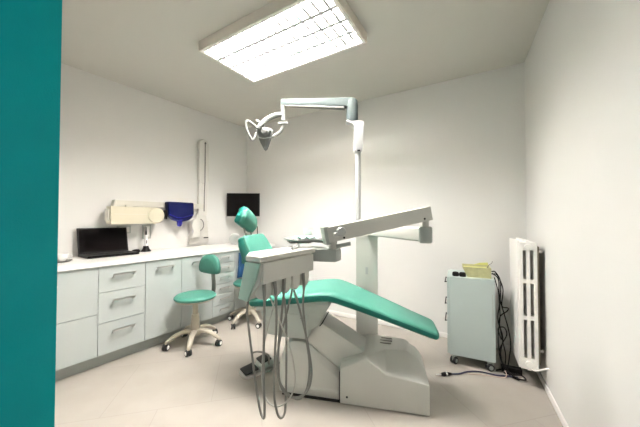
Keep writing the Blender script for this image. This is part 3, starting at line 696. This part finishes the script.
# box on the cart
t = thing('card_box', 'open yellow green cardboard box on top of the cart', 'box', FK @ Matrix.Translation((.25, .12, K1)))
kx, ky = .235, .13
def rect(x0, x1, y0, y1, z): return [Vector((x0, y0, z)), Vector((x1, y0, z)), Vector((x1, y1, z)), Vector((x0, y1, z))]
b = B(FK); zb = K1
b.loft([rect(kx - .075, kx + .10, ky - .07, ky + .08, zb), rect(kx - .115, kx + .10, ky - .09, ky + .10, zb + .088), rect(kx - .112, kx + .097, ky - .087, ky + .097, zb + .088), rect(kx - .072, kx + .097, ky - .067, ky + .077, zb + .003)]); bxo = obj('carton', b, 'yellow', t)
b = B(FK); b.prism([(kx - .02, zb + .088), (kx + .095, zb + .088), (kx + .09, zb + .112), (kx + .03, zb + .106)], 'y', ky + .09, ky + .094); b.box(kx - .10, kx + .085, ky - .07, ky + .08, zb + .070, zb + .0715); obj('lining', b, 'yellow_in', bxo)
b = B(FK); b.tube([(kx + .06, ky, zb + .03), (kx + .085, ky + .0, zb + .095), (kx + .112, ky + .01, zb + .12), (kx + .118, ky + .012, zb + .135)], .003, n=6, smooth=3); single('wire_end', b, 'brown', 'short thin wire sticking out of the yellow green box', 'wire', FK @ Vector((kx + .06, ky, zb + .03)))
t = thing('safety_goggles', 'black folded safety goggles on the cart left of the yellow box', 'goggles', FK @ Matrix.Translation((.085, .06, K1)))
b = B(FK)
for s in (-1, 1):
    b.loft([[Vector((.095 + s * .027 + .027 * k * math.cos(a), .055 + .02 * k * math.sin(a), z)) for a in [2 * math.pi * i / 14 for i in range(14)]] for k, z in ((.9, K1), (1, K1 + .008), (1, K1 + .026), (.8, K1 + .037), (.3, K1 + .040))])
obj('lens_frame', b, 'black', t)
b = B(FK); b.tube([(.05, .07, K1 + .02), (.07, .10, K1 + .015), (.11, .11, K1 + .013), (.14, .08, K1 + .018)], .004, n=6, smooth=3); obj('temple', b, 'black', t)

# ------------------------------------------------------------------ radiator along the right wall
FR = frame(1.59, 2.018, math.degrees(math.atan2(.891, .454)))     # x along the wall to the corner, y into the room
t = thing('radiator', 'tall white sectional column radiator on the right wall', 'radiator', FR @ Matrix.Translation((.2, .05, .13)))
RZ0, RZ1, RW = .135, 1.085, .108
n_sec = 8; pitch = .052
for k in range(n_sec):
    x0 = k * pitch
    b = B(FR)
    # one section: three columns joined at four levels, as a pierced plate
    cols = [(0, .022), (.043, .065), (.086, .108)]
    for i, (y0, y1) in enumerate(cols):
        top = RZ1 - (.018 if i != 1 else 0.)
        b.box(x0 + .002, x0 + pitch - .002, y0, y1, RZ0 + (.012 if i != 1 else 0), top, bev=.006)
    for z0, z1 in ((RZ0 + .004, RZ0 + .085), (RZ0 + .365, RZ0 + .395), (RZ0 + .635, RZ0 + .665), (RZ1 - .070, RZ1 - .012)):
        b.box(x0 + .004, x0 + pitch - .004, .004, .104, z0, z1, bev=.004)
    sec = obj('radiator_section', b, 'rad', t)
b = B(FR)
for z in (RZ0 + .045, RZ1 - .045):
    b.lathe([(.001, -.008), (.022, -.008), (.024, 0), (.024, .006), (.001, .006)], 18, T=Matrix.Translation((-.002, .054, z)) @ Matrix.Rotation(R(90), 4, 'Y'))
obj('end_plug', b, 'rad', t)
b = B(FR); b.box(0.02, n_sec * pitch - .02, RW - .004, RW + .008, RZ0 + .004, RZ1 - .004, bev=.003); obj('front_plate', b, 'rad', t)
b = B(FR); b.box(.01, n_sec * pitch - .01, -.012, -.002, RZ0 + .05, RZ1 - .04); obj('back_plate', b, 'rad_shaded', t, label='back of the radiator with its shade painted in brown')
for x in (.06, .34):
    for z in (RZ0 + .12, RZ1 - .09):
        b = B(FR); b.box(x, x + .02, -.045, .0, z, z + .02); obj('wall_bracket', b, 'rad', t)
b = B(FR); b.tube([(.0, .045, RZ0 + .02), (-.03, .03, RZ0 + .02), (-.06, -.02, RZ0 + .055), (-.07, -.042, RZ0 + .068)], .0065, n=8, smooth=3); obj('pipe', b, 'rad', t)

# ------------------------------------------------------------------ cables
def cable(pts, r, m, label, group=None, sm=6):
    b = B(); b.tube(pts, r, n=7, smooth=sm); lo = min(pts, key=lambda p: p[2])
    return single('cable', b, m, label, 'cable', lo, group)
GC = 'black cables hanging between cart and radiator'
def K(x, y, z): return FK @ Vector((x, y, z))
CL_ = 'black cable in the tangle between cart and radiator'
cable([K(.345, .12, .80), K(.37, .10, .80), K(.405, .10, .72), K(.40, .11, .55), K(.385, .12, .40), K(.42, .13, .25), K(.40, .10, .12), K(.43, .06, .012), K(.52, .04, .008)], .005, 'black', CL_, GC)
cable([K(.345, .14, .775), K(.385, .13, .77), K(.425, .13, .66), K(.415, .12, .52), K(.46, .14, .50), K(.455, .15, .47), K(.40, .15, .40), K(.42, .16, .22), K(.44, .14, .10), K(.42, .10, .012), K(.36, .04, .008)], .0045, 'black', CL_, GC)
cable([K(.345, .10, .79), K(.39, .09, .74), K(.395, .10, .60), K(.43, .10, .45), K(.46, .11, .32), K(.47, .10, .20), K(.455, .08, .10), K(.44, .02, .012), K(.50, -.05, .008)], .0045, 'black', CL_, GC)
cable([K(.40, .05, .26), K(.38, .06, .34), K(.42, .06, .36), K(.44, .07, .30), K(.405, .06, .22), K(.385, .06, .14), K(.42, .04, .05), K(.46, .02, .010)], .0045, 'black', CL_, GC)
cable([K(.37, .18, .74), K(.40, .19, .60), K(.41, .20, .40), K(.395, .20, .25), K(.40, .2, .10), K(.42, .18, .012), K(.48, .1, .01)], .004, 'black', CL_, GC)
cable([K(.41, .02, .010), K(.47, -.01, .022), K(.53, .03, .012), K(.545, -.03, .012), K(.49, -.05, .020), K(.44, -.02, .034), K(.42, .04, .020)], .006, 'black', 'thick black cable coiled on the floor under the radiator')
# power strip on the floor behind the cart
t = thing('power_strip', 'dark power strip on the floor between cart and radiator', 'power strip', FK @ Matrix.Translation((.46, .09, 0)))
b = B(FK); b.box(.40, .54, .065, .115, .0, .036, bev=.006); ps = obj('body', b, 'black', t)
b = B(FK)
for i in range(3): b.lathe([(.001, .036), (.017, .036), (.017, .039), (.001, .0385)], 14, T=Matrix.Translation((.425 + i * .044, .09, 0)))
obj('outlet', b, 'black_matt', ps)
# navy lead with a plug end, running out over the floor
t = thing('floor_lead', 'navy lead with silver connector lying on the floor before the cart', 'lead', Matrix.Translation((.95, 2.215, 0)))
b = B(); b.tube([(1.04, 2.222, .010), (1.12, 2.232, .007), (1.20, 2.262, .006), (1.30, 2.262, .006), (1.40, 2.215, .006), (1.47, 2.20, .006), (1.55, 2.18, .007)], .006, n=8, smooth=6); obj('cord', b, 'navy_cord', t)
b = B(); b.tube([(.962, 2.212, .012), (.985, 2.214, .012), (1.01, 2.218, .013), (1.05, 2.223, .011)], [.010, .016, .015, .008], n=12); obj('plug', b, 'black', t)
b = B(); b.tube([(.918, 2.208, .011), (.945, 2.210, .011), (.965, 2.2125, .012)], [.006, .010, .009], n=12); b.tube([(1.0, 2.2165, .013), (1.012, 2.218, .013)], .0168, n=12); obj('connector', b, 'chrome', t)
cable([(1.19, 2.235, .004), (1.28, 2.225, .004), (1.38, 2.195, .004), (1.445, 2.178, .006), (1.475, 2.20, .02), (1.485, 2.23, .03)], .0035, 'pink_cord', 'thin pinkish cable on the floor in front of the cart caster')

# ------------------------------------------------------------------ light, camera
w = bpy.data.worlds.new('World'); scene.world = w; w.use_nodes = True
w.node_tree.nodes['Background'].inputs['Color'].default_value = (1., .96, .92, 1)
w.node_tree.nodes['Background'].inputs['Strength'].default_value = .16

cam = bpy.data.cameras.new('camera'); co = bpy.data.objects.new('camera', cam); COL.objects.link(co)
co.location = (0, 0, 1.25); co.rotation_euler = (R(90 + 1.1), 0, 0)
cam.sensor_width = 36; cam.sensor_fit = 'HORIZONTAL'; cam.lens = 36 * 275 / 640
cam.clip_start = .02
scene.camera = co
vs = scene.view_settings
vs.view_transform = 'Standard'; vs.look = 'None'; vs.gamma = 1; vs.use_curve_mapping = False
vs.exposure = 1.95
scene.cycles.max_bounces = 10; scene.cycles.diffuse_bounces = 6
